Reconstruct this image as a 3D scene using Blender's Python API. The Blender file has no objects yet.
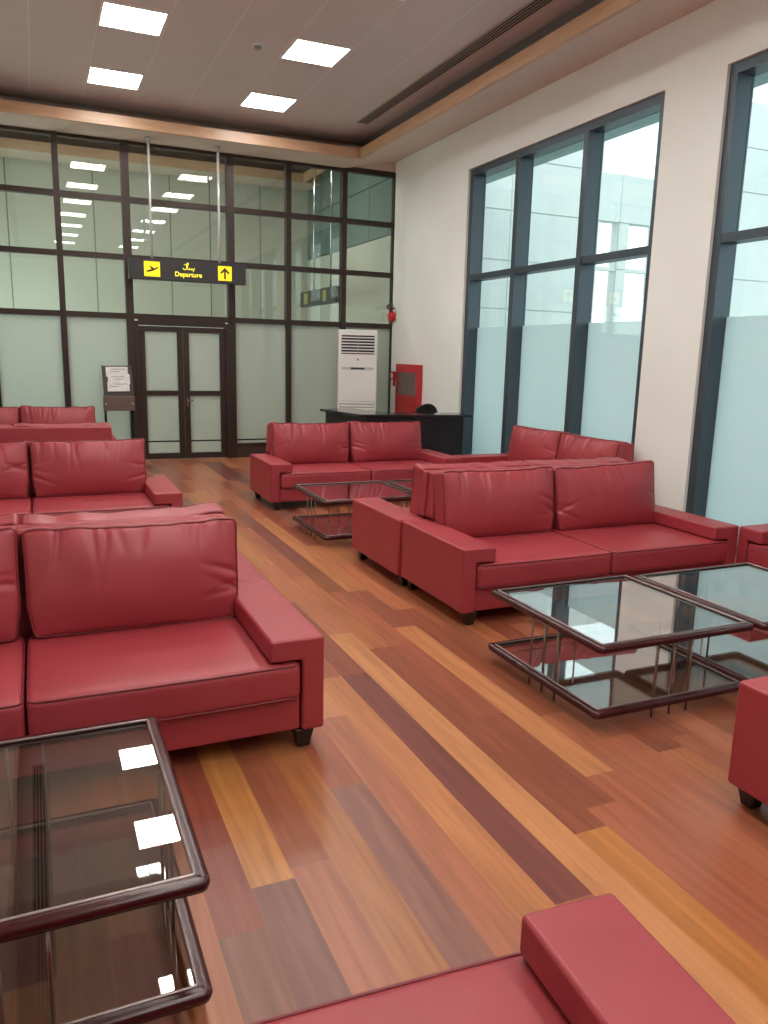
import bpy, bmesh, math, random
from mathutils import Vector, Matrix, noise
PI = math.pi
SC = bpy.context.scene
COL = SC.collection
random.seed(7)

# ------------------------------------------------------------------ helpers
def lin(c):
    r = []
    for v in c[:3]:
        v = v / 255.0
        r.append(v / 12.92 if v <= 0.04045 else ((v + 0.055) / 1.055) ** 2.4)
    return (r[0], r[1], r[2], 1.0)

def mat(name, rgb, rough=0.5, metal=0.0, spec=0.5, emit=None, emit_s=0.0):
    m = bpy.data.materials.new(name); m.use_nodes = True
    b = m.node_tree.nodes['Principled BSDF']
    b.inputs['Base Color'].default_value = lin(rgb)
    b.inputs['Roughness'].default_value = rough
    b.inputs['Metallic'].default_value = metal
    b.inputs['Specular IOR Level'].default_value = spec
    if emit:
        b.inputs['Emission Color'].default_value = lin(emit)
        b.inputs['Emission Strength'].default_value = emit_s
    return m

def N(m, t, **kw):
    n = m.node_tree.nodes.new(t)
    for k, v in kw.items(): setattr(n, k, v)
    return n

def L(m, a, b): m.node_tree.links.new(a, b)

def noisy(m, rgb1, rgb2, scale=6.0, bump=0.0, bscale=200.0, detail=4.0, stretch=None):
    b = m.node_tree.nodes['Principled BSDF']
    tc = N(m, 'ShaderNodeTexCoord'); src = tc.outputs['Object']
    if stretch:
        mp = N(m, 'ShaderNodeMapping'); mp.inputs['Scale'].default_value = stretch
        L(m, src, mp.inputs['Vector']); src = mp.outputs['Vector']
    n = N(m, 'ShaderNodeTexNoise'); n.inputs['Scale'].default_value = scale; n.inputs['Detail'].default_value = detail
    L(m, src, n.inputs['Vector'])
    r = N(m, 'ShaderNodeValToRGB')
    r.color_ramp.elements[0].position = 0.3; r.color_ramp.elements[1].position = 0.7
    r.color_ramp.elements[0].color = lin(rgb1); r.color_ramp.elements[1].color = lin(rgb2)
    L(m, n.outputs['Fac'], r.inputs['Fac']); L(m, r.outputs['Color'], b.inputs['Base Color'])
    if bump:
        n2 = N(m, 'ShaderNodeTexNoise'); n2.inputs['Scale'].default_value = bscale; n2.inputs['Detail'].default_value = 2
        L(m, tc.outputs['Object'], n2.inputs['Vector'])
        bp = N(m, 'ShaderNodeBump'); bp.inputs['Strength'].default_value = bump; bp.inputs['Distance'].default_value = 0.002
        L(m, n2.outputs['Fac'], bp.inputs['Height']); L(m, bp.outputs['Normal'], b.inputs['Normal'])
    return m

def schlick(m, f0, pw=5.0):
    g = N(m, 'ShaderNodeNewGeometry')
    d = N(m, 'ShaderNodeVectorMath', operation='DOT_PRODUCT')
    L(m, g.outputs['Incoming'], d.inputs[0]); L(m, g.outputs['Normal'], d.inputs[1])
    a = N(m, 'ShaderNodeMath', operation='ABSOLUTE'); L(m, d.outputs['Value'], a.inputs[0])
    s = N(m, 'ShaderNodeMath', operation='SUBTRACT'); s.inputs[0].default_value = 1.0; L(m, a.outputs[0], s.inputs[1])
    p = N(m, 'ShaderNodeMath', operation='POWER'); L(m, s.outputs[0], p.inputs[0]); p.inputs[1].default_value = pw
    q = N(m, 'ShaderNodeMath', operation='MULTIPLY_ADD'); L(m, p.outputs[0], q.inputs[0])
    q.inputs[1].default_value = 1 - f0; q.inputs[2].default_value = f0
    return q.outputs[0]

def glass_mat(name, tint, f0=0.045, pw=5.0):
    m = bpy.data.materials.new(name); m.use_nodes = True
    nt = m.node_tree; nt.nodes.clear()
    o = N(m, 'ShaderNodeOutputMaterial'); mx = N(m, 'ShaderNodeMixShader')
    t = N(m, 'ShaderNodeBsdfTransparent'); t.inputs['Color'].default_value = lin(tint)
    g = N(m, 'ShaderNodeBsdfGlossy'); g.inputs['Roughness'].default_value = 0.0; g.inputs['Color'].default_value = (1, 1, 1, 1)
    L(m, schlick(m, f0, pw), mx.inputs[0]); L(m, t.outputs[0], mx.inputs[1]); L(m, g.outputs[0], mx.inputs[2])
    L(m, mx.outputs[0], o.inputs['Surface'])
    return m

def frost_mat(name, rgb, trans, f0=0.05, line=None, top=None):
    """frosted film: diffuse + translucent body under a glossy pane; optional clear line at a height"""
    m = bpy.data.materials.new(name); m.use_nodes = True
    nt = m.node_tree; nt.nodes.clear()
    o = N(m, 'ShaderNodeOutputMaterial')
    d = N(m, 'ShaderNodeBsdfDiffuse'); d.inputs['Color'].default_value = lin(rgb)
    tr = N(m, 'ShaderNodeBsdfTranslucent'); tr.inputs['Color'].default_value = lin(rgb)
    m1 = N(m, 'ShaderNodeMixShader'); m1.inputs[0].default_value = trans
    L(m, d.outputs[0], m1.inputs[1]); L(m, tr.outputs[0], m1.inputs[2])
    body = m1.outputs[0]
    tc = N(m, 'ShaderNodeNewGeometry'); sx = N(m, 'ShaderNodeSeparateXYZ'); L(m, tc.outputs['Position'], sx.inputs[0])
    if line is not None:
        s = N(m, 'ShaderNodeMath', operation='SUBTRACT'); L(m, sx.outputs['Z'], s.inputs[0]); s.inputs[1].default_value = line
        a = N(m, 'ShaderNodeMath', operation='ABSOLUTE'); L(m, s.outputs[0], a.inputs[0])
        c = N(m, 'ShaderNodeMath', operation='LESS_THAN'); L(m, a.outputs[0], c.inputs[0]); c.inputs[1].default_value = 0.012
        dk = N(m, 'ShaderNodeBsdfDiffuse'); dk.inputs['Color'].default_value = lin((40, 52, 50))
        m3 = N(m, 'ShaderNodeMixShader'); L(m, c.outputs[0], m3.inputs[0]); L(m, body, m3.inputs[1]); L(m, dk.outputs[0], m3.inputs[2])
        body = m3.outputs[0]
    g = N(m, 'ShaderNodeBsdfGlossy'); g.inputs['Roughness'].default_value = 0.03
    m2 = N(m, 'ShaderNodeMixShader'); L(m, schlick(m, f0), m2.inputs[0]); L(m, body, m2.inputs[1]); L(m, g.outputs[0], m2.inputs[2])
    L(m, m2.outputs[0], o.inputs['Surface'])
    return m

def obj(name, bm, m, parent=None, smooth=False, loc=None, rot=None):
    me = bpy.data.meshes.new(name)
    bmesh.ops.recalc_face_normals(bm, faces=bm.faces)
    bm.to_mesh(me); bm.free()
    if smooth:
        for p in me.polygons: p.use_smooth = True
    me.materials.append(m)
    o = bpy.data.objects.new(name, me); COL.objects.link(o)
    if parent is not None: o.parent = parent
    if loc is not None: o.location = loc
    if rot is not None: o.rotation_euler = rot
    return o

def again(o, parent, loc=None, rot=None, scale=None):
    c = o.copy(); COL.objects.link(c); c.parent = parent
    if loc is not None: c.location = loc
    if rot is not None: c.rotation_euler = rot
    if scale is not None: c.scale = scale
    return c

def thing(name, label, cat, loc=(0, 0, 0), rz=0.0, group=None):
    o = bpy.data.objects.new(name, None); COL.objects.link(o)
    o.empty_display_size = 0.1
    o.location = loc; o.rotation_euler = (0, 0, rz)
    o['label'] = label; o['category'] = cat
    if group: o['group'] = group
    return o

def tag(o, label, cat, group=None):
    o['label'] = label; o['category'] = cat
    if group: o['group'] = group
    return o

def struct(o, label=None, cat=None):
    o['kind'] = 'structure'
    if label: o['label'] = label
    if cat: o['category'] = cat
    return o

def sroot(name, label, cat, loc=(0, 0, 0)):
    o = bpy.data.objects.new(name, None); COL.objects.link(o); o.location = loc
    return struct(o, label, cat)

def box(bm, x0, x1, y0, y1, z0, z1, M=None):
    vs = [bm.verts.new((x, y, z)) for x in (x0, x1) for y in (y0, y1) for z in (z0, z1)]
    if M is not None:
        for v in vs: v.co = M @ v.co
    for f in ((0, 1, 3, 2), (4, 6, 7, 5), (0, 4, 5, 1), (2, 3, 7, 6), (0, 2, 6, 4), (1, 5, 7, 3)):
        bm.faces.new([vs[i] for i in f])
    return vs

def bbox(x0, x1, y0, y1, z0, z1, bev=0.0, seg=2):
    bm = bmesh.new(); box(bm, x0, x1, y0, y1, z0, z1)
    if bev: bmesh.ops.bevel(bm, geom=bm.edges[:], offset=bev, segments=seg, profile=0.5, affect='EDGES')
    return bm

def frustum(w0, w1, z0, z1, cx=0, cy=0, bev=0.003):
    bm = bmesh.new()
    vs = []
    for w, z in ((w0, z0), (w1, z1)):
        for sx, sy in ((-1, -1), (1, -1), (1, 1), (-1, 1)):
            vs.append(bm.verts.new((cx + sx * w / 2, cy + sy * w / 2, z)))
    bm.faces.new(vs[:4]); bm.faces.new(vs[4:])
    for i in range(4): bm.faces.new((vs[i], vs[(i + 1) % 4], vs[4 + (i + 1) % 4], vs[4 + i]))
    bmesh.ops.bevel(bm, geom=bm.edges[:], offset=bev, segments=1, affect='EDGES')
    return bm

def prism(poly, a0, a1, axis='z', bev=0.0, seg=2):
    """extrude a 2-D polygon along an axis"""
    bm = bmesh.new()
    def P(u, v, a):
        return {'z': (u, v, a), 'y': (u, a, v), 'x': (a, u, v)}[axis]
    A = [bm.verts.new(P(u, v, a0)) for u, v in poly]; B = [bm.verts.new(P(u, v, a1)) for u, v in poly]
    bm.faces.new(A); bm.faces.new(B[::-1])
    n = len(poly)
    for i in range(n): bm.faces.new((A[i], A[(i + 1) % n], B[(i + 1) % n], B[i]))
    bmesh.ops.recalc_face_normals(bm, faces=bm.faces)
    if bev: bmesh.ops.bevel(bm, geom=bm.edges[:], offset=bev, segments=seg, profile=0.5, affect='EDGES')
    return bm

def tube(bm, pts, r, seg=8, closed=False):
    pts = [Vector(p) for p in pts]; n = len(pts); rings = []
    up = Vector((0, 0, 1))
    prev = None
    for i in range(n):
        if closed: d = pts[(i + 1) % n] - pts[i - 1]
        else: d = pts[min(i + 1, n - 1)] - pts[max(i - 1, 0)]
        d.normalize()
        if prev is None:
            a = d.cross(up)
            if a.length < 1e-3: a = d.cross(Vector((1, 0, 0)))
        else:
            a = prev - d * prev.dot(d)
            if a.length < 1e-4: a = d.cross(up)
        a.normalize(); prev = a; b = d.cross(a)
        rings.append([bm.verts.new(pts[i] + r * (math.cos(t) * a + math.sin(t) * b)) for t in (2 * PI * k / seg for k in range(seg))])
    for i in range(n if closed else n - 1):
        A, B = rings[i], rings[(i + 1) % n]
        off = 0
        if closed and i == n - 1:
            off = min(range(seg), key=lambda o: (A[0].co - B[o].co).length)
        for k in range(seg):
            bm.faces.new((A[k], A[(k + 1) % seg], B[(k + 1 + off) % seg], B[(k + off) % seg]))
    if not closed:
        bm.faces.new(rings[0][::-1]); bm.faces.new(rings[-1])
    return bm

def cyl(bm, p0, p1, r0, r1=None, seg=16):
    r1 = r0 if r1 is None else r1
    p0, p1 = Vector(p0), Vector(p1); d = (p1 - p0).normalized()
    a = d.cross(Vector((0, 0, 1)))
    if a.length < 1e-3: a = Vector((1, 0, 0))
    a.normalize(); b = d.cross(a)
    R = []
    for p, r in ((p0, r0), (p1, r1)):
        R.append([bm.verts.new(p + r * (math.cos(2 * PI * k / seg) * a + math.sin(2 * PI * k / seg) * b)) for k in range(seg)])
    for k in range(seg): bm.faces.new((R[0][k], R[0][(k + 1) % seg], R[1][(k + 1) % seg], R[1][k]))
    bm.faces.new(R[0][::-1]); bm.faces.new(R[1])
    return bm

def axis_pts(h, r, n):
    e = [-h + r * k / 3 for k in range(4)]
    m = [-h + r + (2 * h - 2 * r) * k / n for k in range(1, n)]
    return e + m + [-v for v in reversed(e)]

def rbox(w, d, h, r, nx, ny, nz, disp=None):
    """rounded box centred on the origin, gridded so it can be puffed and creased by disp()"""
    bm = bmesh.new(); H = (w / 2, d / 2, h / 2)
    ax = [axis_pts(H[i], r, n) for i, n in enumerate((nx, ny, nz))]
    def rnd(p):
        c = Vector([max(-(H[i] - r), min(H[i] - r, p[i])) for i in range(3)])
        q = Vector(p) - c
        if q.length > 1e-9: q = q.normalized() * r
        return c + q
    for k in range(3):
        i, j = (k + 1) % 3, (k + 2) % 3
        for s in (-1, 1):
            g = []
            for a in ax[i]:
                row = []
                for b in ax[j]:
                    p = [0, 0, 0]; p[k] = s * H[k]; p[i] = a; p[j] = b
                    row.append(bm.verts.new(rnd(p)))
                g.append(row)
            for a in range(len(g) - 1):
                for b in range(len(g[0]) - 1):
                    bm.faces.new((g[a][b], g[a + 1][b], g[a + 1][b + 1], g[a][b + 1]))
    bmesh.ops.remove_doubles(bm, verts=bm.verts[:], dist=1e-5)
    if disp:
        for v in bm.verts: v.co = disp(v.co.copy())
    return bm

def loop_rect(w, h, r, n=18):
    """closed rounded rectangle outline in two coordinates, centred"""
    out = []
    for cx, cy, a0 in ((1, 1, 0), (-1, 1, 90), (-1, -1, 180), (1, -1, 270)):
        for k in range(5):
            a = math.radians(a0 + 22.5 * k)
            out.append((cx * (w / 2 - r) + r * math.cos(a), cy * (h / 2 - r) + r * math.sin(a)))
    res = []
    for i in range(len(out)):
        p, q = out[i], out[(i + 1) % len(out)]
        ln = math.hypot(q[0] - p[0], q[1] - p[1])
        k = max(1, int(ln / 0.03))
        for j in range(k): res.append((p[0] + (q[0] - p[0]) * j / k, p[1] + (q[1] - p[1]) * j / k))
    return res

# ------------------------------------------------------------------ materials
M_leather = noisy(mat('red_leather', (160, 58, 65), 0.43, spec=0.5), (153, 52, 60), (163, 59, 66), 3.0, bump=0.25, bscale=260)
M_piping = mat('leather_piping', (118, 30, 38), 0.45)
M_leg = mat('dark_wood_leg', (38, 24, 22), 0.4)
M_rim = noisy(mat('maroon_lacquer', (60, 16, 22), 0.24), (54, 14, 19), (65, 19, 24), 9.0)
M_bead = mat('silver_beading', (150, 138, 136), 0.38, metal=1.0)
M_rod = mat('steel_rod', (150, 132, 122), 0.3, metal=1.0)
M_tglass = glass_mat('table_glass', (230, 233, 232), 0.06, 2.6)
M_wglass = glass_mat('window_glass', (240, 246, 245), 0.045)
M_pglass = glass_mat('partition_glass', (229, 230, 224), 0.05)
M_frostw = frost_mat('frosted_window_film', (222, 238, 238), 0.62, 0.05)
M_frostp = frost_mat('frosted_partition_film', (208, 213, 204), 0.62, 0.05, line=0.285)
M_bronze = mat('bronze_aluminium', (58, 44, 40), 0.4, metal=0.35)
M_alum = mat('dark_window_aluminium', (74, 84, 92), 0.38, metal=0.45)
M_wall = noisy(mat('cream_wall_paint', (240, 243, 237), 0.7), (238, 241, 235), (243, 246, 241), 1.2, bump=0.08, bscale=60)
M_soffit = noisy(mat('pinkish_soffit_paint', (214, 196, 182), 0.6), (212, 194, 180), (217, 200, 186), 1.5)
M_lip = noisy(mat('wood_cove_lip', (198, 158, 126), 0.35), (192, 150, 116), (204, 166, 134), 3.0, stretch=(1, 1, 8))
M_cove = mat('dark_cove_gap', (190, 182, 180), 0.7)
M_black = mat('black_plastic', (26, 26, 28), 0.4)
M_white = noisy(mat('white_plastic', (232, 230, 226), 0.4), (230, 228, 224), (236, 234, 230), 2.0)
M_grey = mat('grey_plastic', (150, 150, 150), 0.4)
M_red = mat('red_enamel', (186, 38, 48), 0.35)
M_desk = noisy(mat('black_desk_laminate', (34, 34, 38), 0.35), (30, 30, 34), (38, 38, 42), 5.0)
M_desktop = mat('black_desk_top', (44, 44, 48), 0.12)
M_kick = mat('brown_kick_panel', (66, 48, 42), 0.45)
M_chrome = mat('chrome', (205, 205, 208), 0.18, metal=1.0)
M_pole = mat('polished_pole', (214, 214, 216), 0.25, metal=0.35)
M_paper = noisy(mat('printed_paper', (232, 230, 226), 0.7), (214, 212, 210), (240, 238, 234), 14.0)
M_ink = mat('grey_print', (176, 174, 174), 0.7)
M_rack = mat('dark_brown_laminate', (60, 40, 36), 0.4)
M_rackbox = mat('taupe_laminate', (104, 84, 74), 0.45)
M_sign = mat('charcoal_sign_panel', (42, 40, 40), 0.45)
M_yellow = mat('yellow_sign_panel', (250, 222, 20), 0.4, emit=(255, 225, 20), emit_s=0.55)
M_signtext = mat('yellow_sign_letters', (250, 225, 60), 0.4, emit=(255, 245, 60), emit_s=0.9)
M_dimyellow = mat('dim_yellow_panel', (150, 152, 90), 0.4)
M_mesh = mat('black_chair_mesh', (40, 40, 42), 0.7)
M_dglass = mat('dark_cabinet_glass', (112, 92, 94), 0.12)

M_ceil = mat('ceiling_panels', (206, 194, 190), 0.42)
def ceiling_nodes(m):
    b = m.node_tree.nodes['Principled BSDF']
    g = N(m, 'ShaderNodeTexCoord'); s = N(m, 'ShaderNodeSeparateXYZ'); L(m, g.outputs['Object'], s.inputs[0])
    def seam(sock, pitch, off, wid):
        a = N(m, 'ShaderNodeMath', operation='ADD'); L(m, sock, a.inputs[0]); a.inputs[1].default_value = off + 100 * pitch
        f = N(m, 'ShaderNodeMath', operation='MODULO'); L(m, a.outputs[0], f.inputs[0]); f.inputs[1].default_value = pitch
        c = N(m, 'ShaderNodeMath', operation='LESS_THAN'); L(m, f.outputs[0], c.inputs[0]); c.inputs[1].default_value = wid
        return c.outputs[0]
    mx = N(m, 'ShaderNodeMath', operation='MAXIMUM')
    L(m, seam(s.outputs['X'], 0.65, -0.795, 0.012), mx.inputs[0]); L(m, seam(s.outputs['Y'], 1.95, -10.0, 0.006), mx.inputs[1])
    n = N(m, 'ShaderNodeTexNoise'); n.inputs['Scale'].default_value = 0.8; L(m, g.outputs['Object'], n.inputs['Vector'])
    r = N(m, 'ShaderNodeValToRGB'); r.color_ramp.elements[0].color = lin((202, 190, 186)); r.color_ramp.elements[1].color = lin((212, 200, 196))
    L(m, n.outputs['Fac'], r.inputs[0])
    mi = N(m, 'ShaderNodeMix', data_type='RGBA'); L(m, mx.outputs[0], mi.inputs[0]); L(m, r.outputs[0], mi.inputs[6])
    mi.inputs[7].default_value = lin((224, 214, 210)); L(m, mi.outputs[2], b.inputs['Base Color'])
ceiling_nodes(M_ceil)

M_light = bpy.data.materials.new('light_diffuser'); M_light.use_nodes = True
_b = M_light.node_tree.nodes['Principled BSDF']
_b.inputs['Base Color'].default_value = (0.9, 0.9, 0.9, 1)
_b.inputs['Emission Color'].default_value = (1.0, 0.965, 0.92, 1); _b.inputs['Emission Strength'].default_value = 31.0
M_light2 = M_light.copy(); M_light2.name = 'daylight_diffuser'
M_light2.node_tree.nodes['Principled BSDF'].inputs['Emission Color'].default_value = (0.78, 0.97, 1.0, 1)
M_light2.node_tree.nodes['Principled BSDF'].inputs['Emission Strength'].default_value = 9.0

# wood floor: plank tone comes from a face colour attribute, grain from stretched noise
M_floor = mat('varnished_plank_floor', (160, 90, 60), 0.27, spec=0.45)
def floor_nodes(m):
    b = m.node_tree.nodes['Principled BSDF']
    at = N(m, 'ShaderNodeVertexColor'); at.layer_name = 'tone'
    tc = N(m, 'ShaderNodeTexCoord'); mp = N(m, 'ShaderNodeMapping'); mp.inputs['Scale'].default_value = (26, 1.6, 1)
    off = N(m, 'ShaderNodeVectorMath', operation='MULTIPLY_ADD'); L(m, at.outputs['Color'], off.inputs[0])
    off.inputs[1].default_value = (37, 91, 53); L(m, tc.outputs['Object'], off.inputs[2])
    L(m, off.outputs[0], mp.inputs['Vector'])
    n = N(m, 'ShaderNodeTexNoise'); n.inputs['Scale'].default_value = 1.0; n.inputs['Detail'].default_value = 5; n.inputs['Distortion'].default_value = 0.7
    L(m, mp.outputs[0], n.inputs['Vector'])
    r = N(m, 'ShaderNodeValToRGB')
    r.color_ramp.elements[0].position = 0.28; r.color_ramp.elements[0].color = (0.74, 0.70, 0.68, 1)
    r.color_ramp.elements[1].position = 0.72; r.color_ramp.elements[1].color = (1.12, 1.12, 1.1, 1)
    L(m, n.outputs['Fac'], r.inputs[0])
    mu = N(m, 'ShaderNodeMix', data_type='RGBA', blend_type='MULTIPLY'); mu.inputs[0].default_value = 1.0
    L(m, at.outputs['Color'], mu.inputs[6]); L(m, r.outputs[0], mu.inputs[7])
    L(m, mu.outputs[2], b.inputs['Base Color'])
    n2 = N(m, 'ShaderNodeTexNoise'); n2.inputs['Scale'].default_value = 0.7; L(m, tc.outputs['Object'], n2.inputs['Vector'])
    mr = N(m, 'ShaderNodeMapRange'); mr.inputs[3].default_value = 0.30; mr.inputs[4].default_value = 0.36
    L(m, n2.outputs['Fac'], mr.inputs[0]); L(m, mr.outputs[0], b.inputs['Roughness'])
floor_nodes(M_floor)

# ------------------------------------------------------------------ room dimensions (metres)
WX, LX, GY, BY = 5.67, -1.42, 12.62, -6.0        # right wall, left wall, glass wall, back wall
ZC, ZS = 4.98, 4.66                              # ceiling, soffit

# ------------------------------------------------------------------ floor
def build_floor():
    bm = bmesh.new(); lay = bm.loops.layers.float_color.new('tone')
    T = dict(orange=(180, 112, 74), light=(192, 128, 86), rose=(174, 106, 78), brown=(146, 84, 60), dark=(120, 66, 58),
             grey=(138, 92, 76), yellow=(190, 124, 68), red=(148, 82, 60), mid=(166, 98, 68))
    fixed = {-2: [(0.9, 2.3, 'orange')], -1: [(2.017, 3.6, 'red'), (0.8, 2.017, 'grey')],
             0: [(2.2, 3.5, 'yellow'), (0.7, 2.2, 'grey')], 1: [(2.25, 3.6, 'red'), (0.6, 2.25, 'rose')],
             2: [(0.9, 3.4, 'orange'), (3.4, 4.9, 'light')], 3: [(1.2, 2.66, 'grey'), (2.66, 3.5, 'mid'), (3.5, 5, 'light')],
             4: [(0.9, 3.25, 'rose'), (3.25, 3.85, 'light'), (3.85, 5.4, 'light')], 5: [(0.8, 3.69, 'light'), (3.69, 5.2, 'mid')],
             6: [(1.765, 3.69, 'dark'), (0.6, 1.765, 'rose'), (3.69, 5.0, 'brown'), (5.0, 6.6, 'orange')],
             7: [(1.1, 4.3, 'light'), (4.3, 6.0, 'orange'), (6.0, 8.0, 'light')],
             8: [(2.05, 4.0, 'red'), (0.6, 2.05, 'yellow'), (4.0, 5.6, 'orange'), (5.6, 7.4, 'mid')],
             9: [(0.5, 2.17, 'mid'), (2.17, 3.0, 'brown'), (3.0, 4.0, 'red'), (4.0, 5.12, 'mid'), (5.12, 6.05, 'brown'), (6.05, 8.1, 'dark')],
             10: [(2.36, 4.28, 'light'), (0.9, 2.36, 'mid'), (4.28, 5.1, 'brown'), (5.1, 6.2, 'orange'), (6.2, 7.8, 'light')],
             11: [(1.0, 2.9, 'mid'), (2.9, 4.6, 'red'), (4.6, 6.5, 'orange')], 12: [(1.4, 2.6, 'rose'), (2.6, 4.2, 'brown')],
             13: [(0.8, 2.41, 'orange'), (2.41, 3.6, 'red')], 14: [(0.9, 2.5, 'mid'), (2.5, 3.9, 'brown')]}
    rnd = random.Random(21)
    names = ['orange', 'orange', 'light', 'rose', 'brown', 'dark', 'grey', 'red', 'mid', 'mid', 'red', 'rose']
    pitch = 0.1457; x0 = 0.543
    k0 = math.floor((LX - x0) / pitch); k1 = math.ceil((WX - x0) / pitch)
    for k in range(k0, k1):
        xa = max(LX, x0 + k * pitch); xb = min(WX, x0 + (k + 1) * pitch)
        segs = sorted(fixed.get(k, []))
        spans = []; y = BY
        def fill(a, b):
            y = a
            while y < b - 1e-6:
                ln = rnd.uniform(0.7, 2.0)
                e = min(b, y + ln)
                if b - e < 0.4: e = b
                spans.append((y, e, rnd.choice(names))); y = e
        for a, b, c in segs:
            if a > y: fill(y, a)
            spans.append((a, b, c)); y = b
        fill(y, GY + 0.05)
        for a, b, c in spans:
            t = [0.955 * v for v in T[c]]; j = rnd.uniform(-7, 7)
            col = lin([max(0, v + j + rnd.uniform(-3, 3)) for v in t])
            f = bm.faces.new([bm.verts.new(p) for p in ((xa, a, 0), (xb, a, 0), (xb, b, 0), (xa, b, 0))])
            for lp in f.loops: lp[lay] = col
    return bm
def build_floor_obj():
    o = obj('floor', build_floor(), M_floor)
    return struct(o, 'varnished wooden plank floor in mixed orange and brown tones', 'floor')
build_floor_obj()

# ------------------------------------------------------------------ walls
WIN = [(6.36, 10.12), (1.85, 5.61), (-2.66, 1.10)]
ZW = 4.25
def wall_right():
    bm = bmesh.new(); y = BY - 0.2
    for a, b in sorted(WIN):
        box(bm, WX, WX + 0.24, y, a, 0, 5.2); box(bm, WX, WX + 0.24, a, b, ZW, 5.2); y = b
    box(bm, WX, WX + 0.24, y, GY + 0.1, 0, 5.2)
    return bm
struct(obj('wall_right', wall_right(), M_wall), 'cream painted wall with tall black framed windows', 'wall')
struct(obj('wall_left', bbox(LX - 0.2, LX, BY - 0.2, 17.4, 0, 5.6), M_wall), 'plain cream side wall', 'wall')
struct(obj('wall_back', bbox(LX, WX, BY - 0.2, BY, 0, 5.2), M_wall), 'plain cream end wall', 'wall')

# ceiling: flat centre panel, dark cove gap, wooden lip, soffit ring
lx0, lx1, ly0, ly1 = -0.51, 4.777, BY + 0.9, 11.94
def ceil_bm():
    bm = bmesh.new(); box(bm, lx0 - 0.10, lx1 + 0.11, ly0 - 0.15, ly1 + 0.36, ZC, ZC + 0.03); return bm
struct(obj('ceiling', ceil_bm(), M_ceil), 'grey panelled ceiling with square light fittings', 'ceiling')
def roof_bm():
    bm = bmesh.new(); box(bm, LX - 0.2, WX + 0.24, BY - 0.2, GY + 0.1, ZC + 0.035, ZC + 0.2); return bm
struct(obj('ceiling_cove', roof_bm(), M_cove), 'dark shadow gap around the ceiling panel', 'ceiling')
def soffit_bm():
    bm = bmesh.new(); zr = 4.83; zf = 4.64; T = 0.04
    pts = {'a': (lx0, ly0, ZS), 'b': (lx1, ly0, ZS), 'c': (lx1, ly1, ZS), 'd': (lx0, ly1, ZS)}
    def q(*p):
        lo = [bm.verts.new(v) for v in p]; hi = [bm.verts.new((v[0], v[1], v[2] + T)) for v in p]
        n = len(p)
        bm.faces.new(lo); bm.faces.new(hi[::-1])
        for i in range(n): bm.faces.new((lo[i], lo[(i + 1) % n], hi[(i + 1) % n], hi[i]))
    q((lx0, ly1, ZS), (lx1, ly1, ZS), (lx1, GY, zf), (lx0, GY, zf))
    q((lx1, ly0, ZS), (WX, ly0, zr), (WX, ly1, zr), (lx1, ly1, ZS))
    q((lx1, ly1, ZS), (WX, ly1, zr), (WX, GY, zr)); q((lx1, ly1, ZS), (WX, GY, zr), (lx1, GY, zf))
    q((LX, ly0, zr), (lx0, ly0, ZS), (lx0, ly1, ZS), (LX, ly1, zr))
    q((LX, ly1, zr), (lx0, ly1, ZS), (lx0, GY, zf)); q((LX, ly1, zr), (lx0, GY, zf), (LX, GY, zr))
    q((LX, BY, zr), (WX, BY, zr), (lx1, ly0, ZS), (lx0, ly0, ZS)); q((LX, BY, zr), (lx0, ly0, ZS), (LX, ly0, zr)); q((WX, BY, zr), (WX, ly0, zr), (lx1, ly0, ZS))
    return bm
struct(obj('ceiling_soffit', soffit_bm(), M_soffit), 'pale dropped soffit running round the ceiling', 'ceiling')
def lip_bm():
    bm = bmesh.new(); t = 0.05
    e = 0.006
    box(bm, lx0 - t, lx1 + t, ly1 - e, ly1 + t, ZS - 0.004, ZS + 0.14); box(bm, lx0 - t, lx1 + t, ly0 - t, ly0, ZS - 0.004, ZS + 0.14)
    box(bm, lx1 - e, lx1 + t, ly0, ly1 - e, ZS - 0.004, ZS + 0.14); box(bm, lx0 - t, lx0, ly0, ly1, ZS - 0.004, ZS + 0.14)
    return bm
struct(obj('trim_1', lip_bm(), M_lip), 'brown wooden lip edging the ceiling cove', 'trim')

# ------------------------------------------------------------------ right windows
def window(idx, y0, y1, label):
    root = sroot('window_%d' % idx, label, 'window', (WX, y0, 0))
    W = y1 - y0; xi = 0.035; D = 0.20; fw = 0.09; zt = 2.80
    f = bmesh.new()
    box(f, xi, xi + D, 0, fw, 0.0, ZW); box(f, xi, xi + D, W - fw, W, 0.0, ZW)
    box(f, xi, xi + D, fw, W - fw, ZW - fw, ZW); box(f, xi, xi + D, fw, W - fw, 0.0, 0.09)
    obj('window_frame', f, M_alum, root)
    ys = [0.0 + fw / 2, W * 0.32, W * 0.68, W - fw / 2]
    for yy in ys[1:3]:
        obj('mullion', bbox(xi - 0.01, xi + D, yy - fw / 2, yy + fw / 2, 0.09, ZW - fw, 0.003, 1), M_alum, root)
    edges = [(fw, ys[1] - fw / 2), (ys[1] + fw / 2, ys[2] - fw / 2), (ys[2] + fw / 2, W - fw)]
    for a, b in edges:
        obj('transom', bbox(xi + 0.005, xi + D - 0.02, a, b, zt - 0.04, zt + 0.04), M_alum, root)
        xg = xi + D - 0.03
        obj('upper_pane', bbox(xg, xg + 0.008, a, b, zt + 0.04, ZW - fw), M_wglass, root)
        obj('lower_pane', bbox(xg, xg + 0.008, a, b, 2.12, zt - 0.04), M_wglass, root)
        fp = obj('frosted_pane', bbox(xg, xg + 0.008, a, b, 0.16, 2.12), M_frostw, root)
        fp['label'] = 'frosted lower glass'
        obj('bottom_pane', bbox(xg, xg + 0.008, a, b, 0.09, 0.16), M_wglass, root)
    return root
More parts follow.
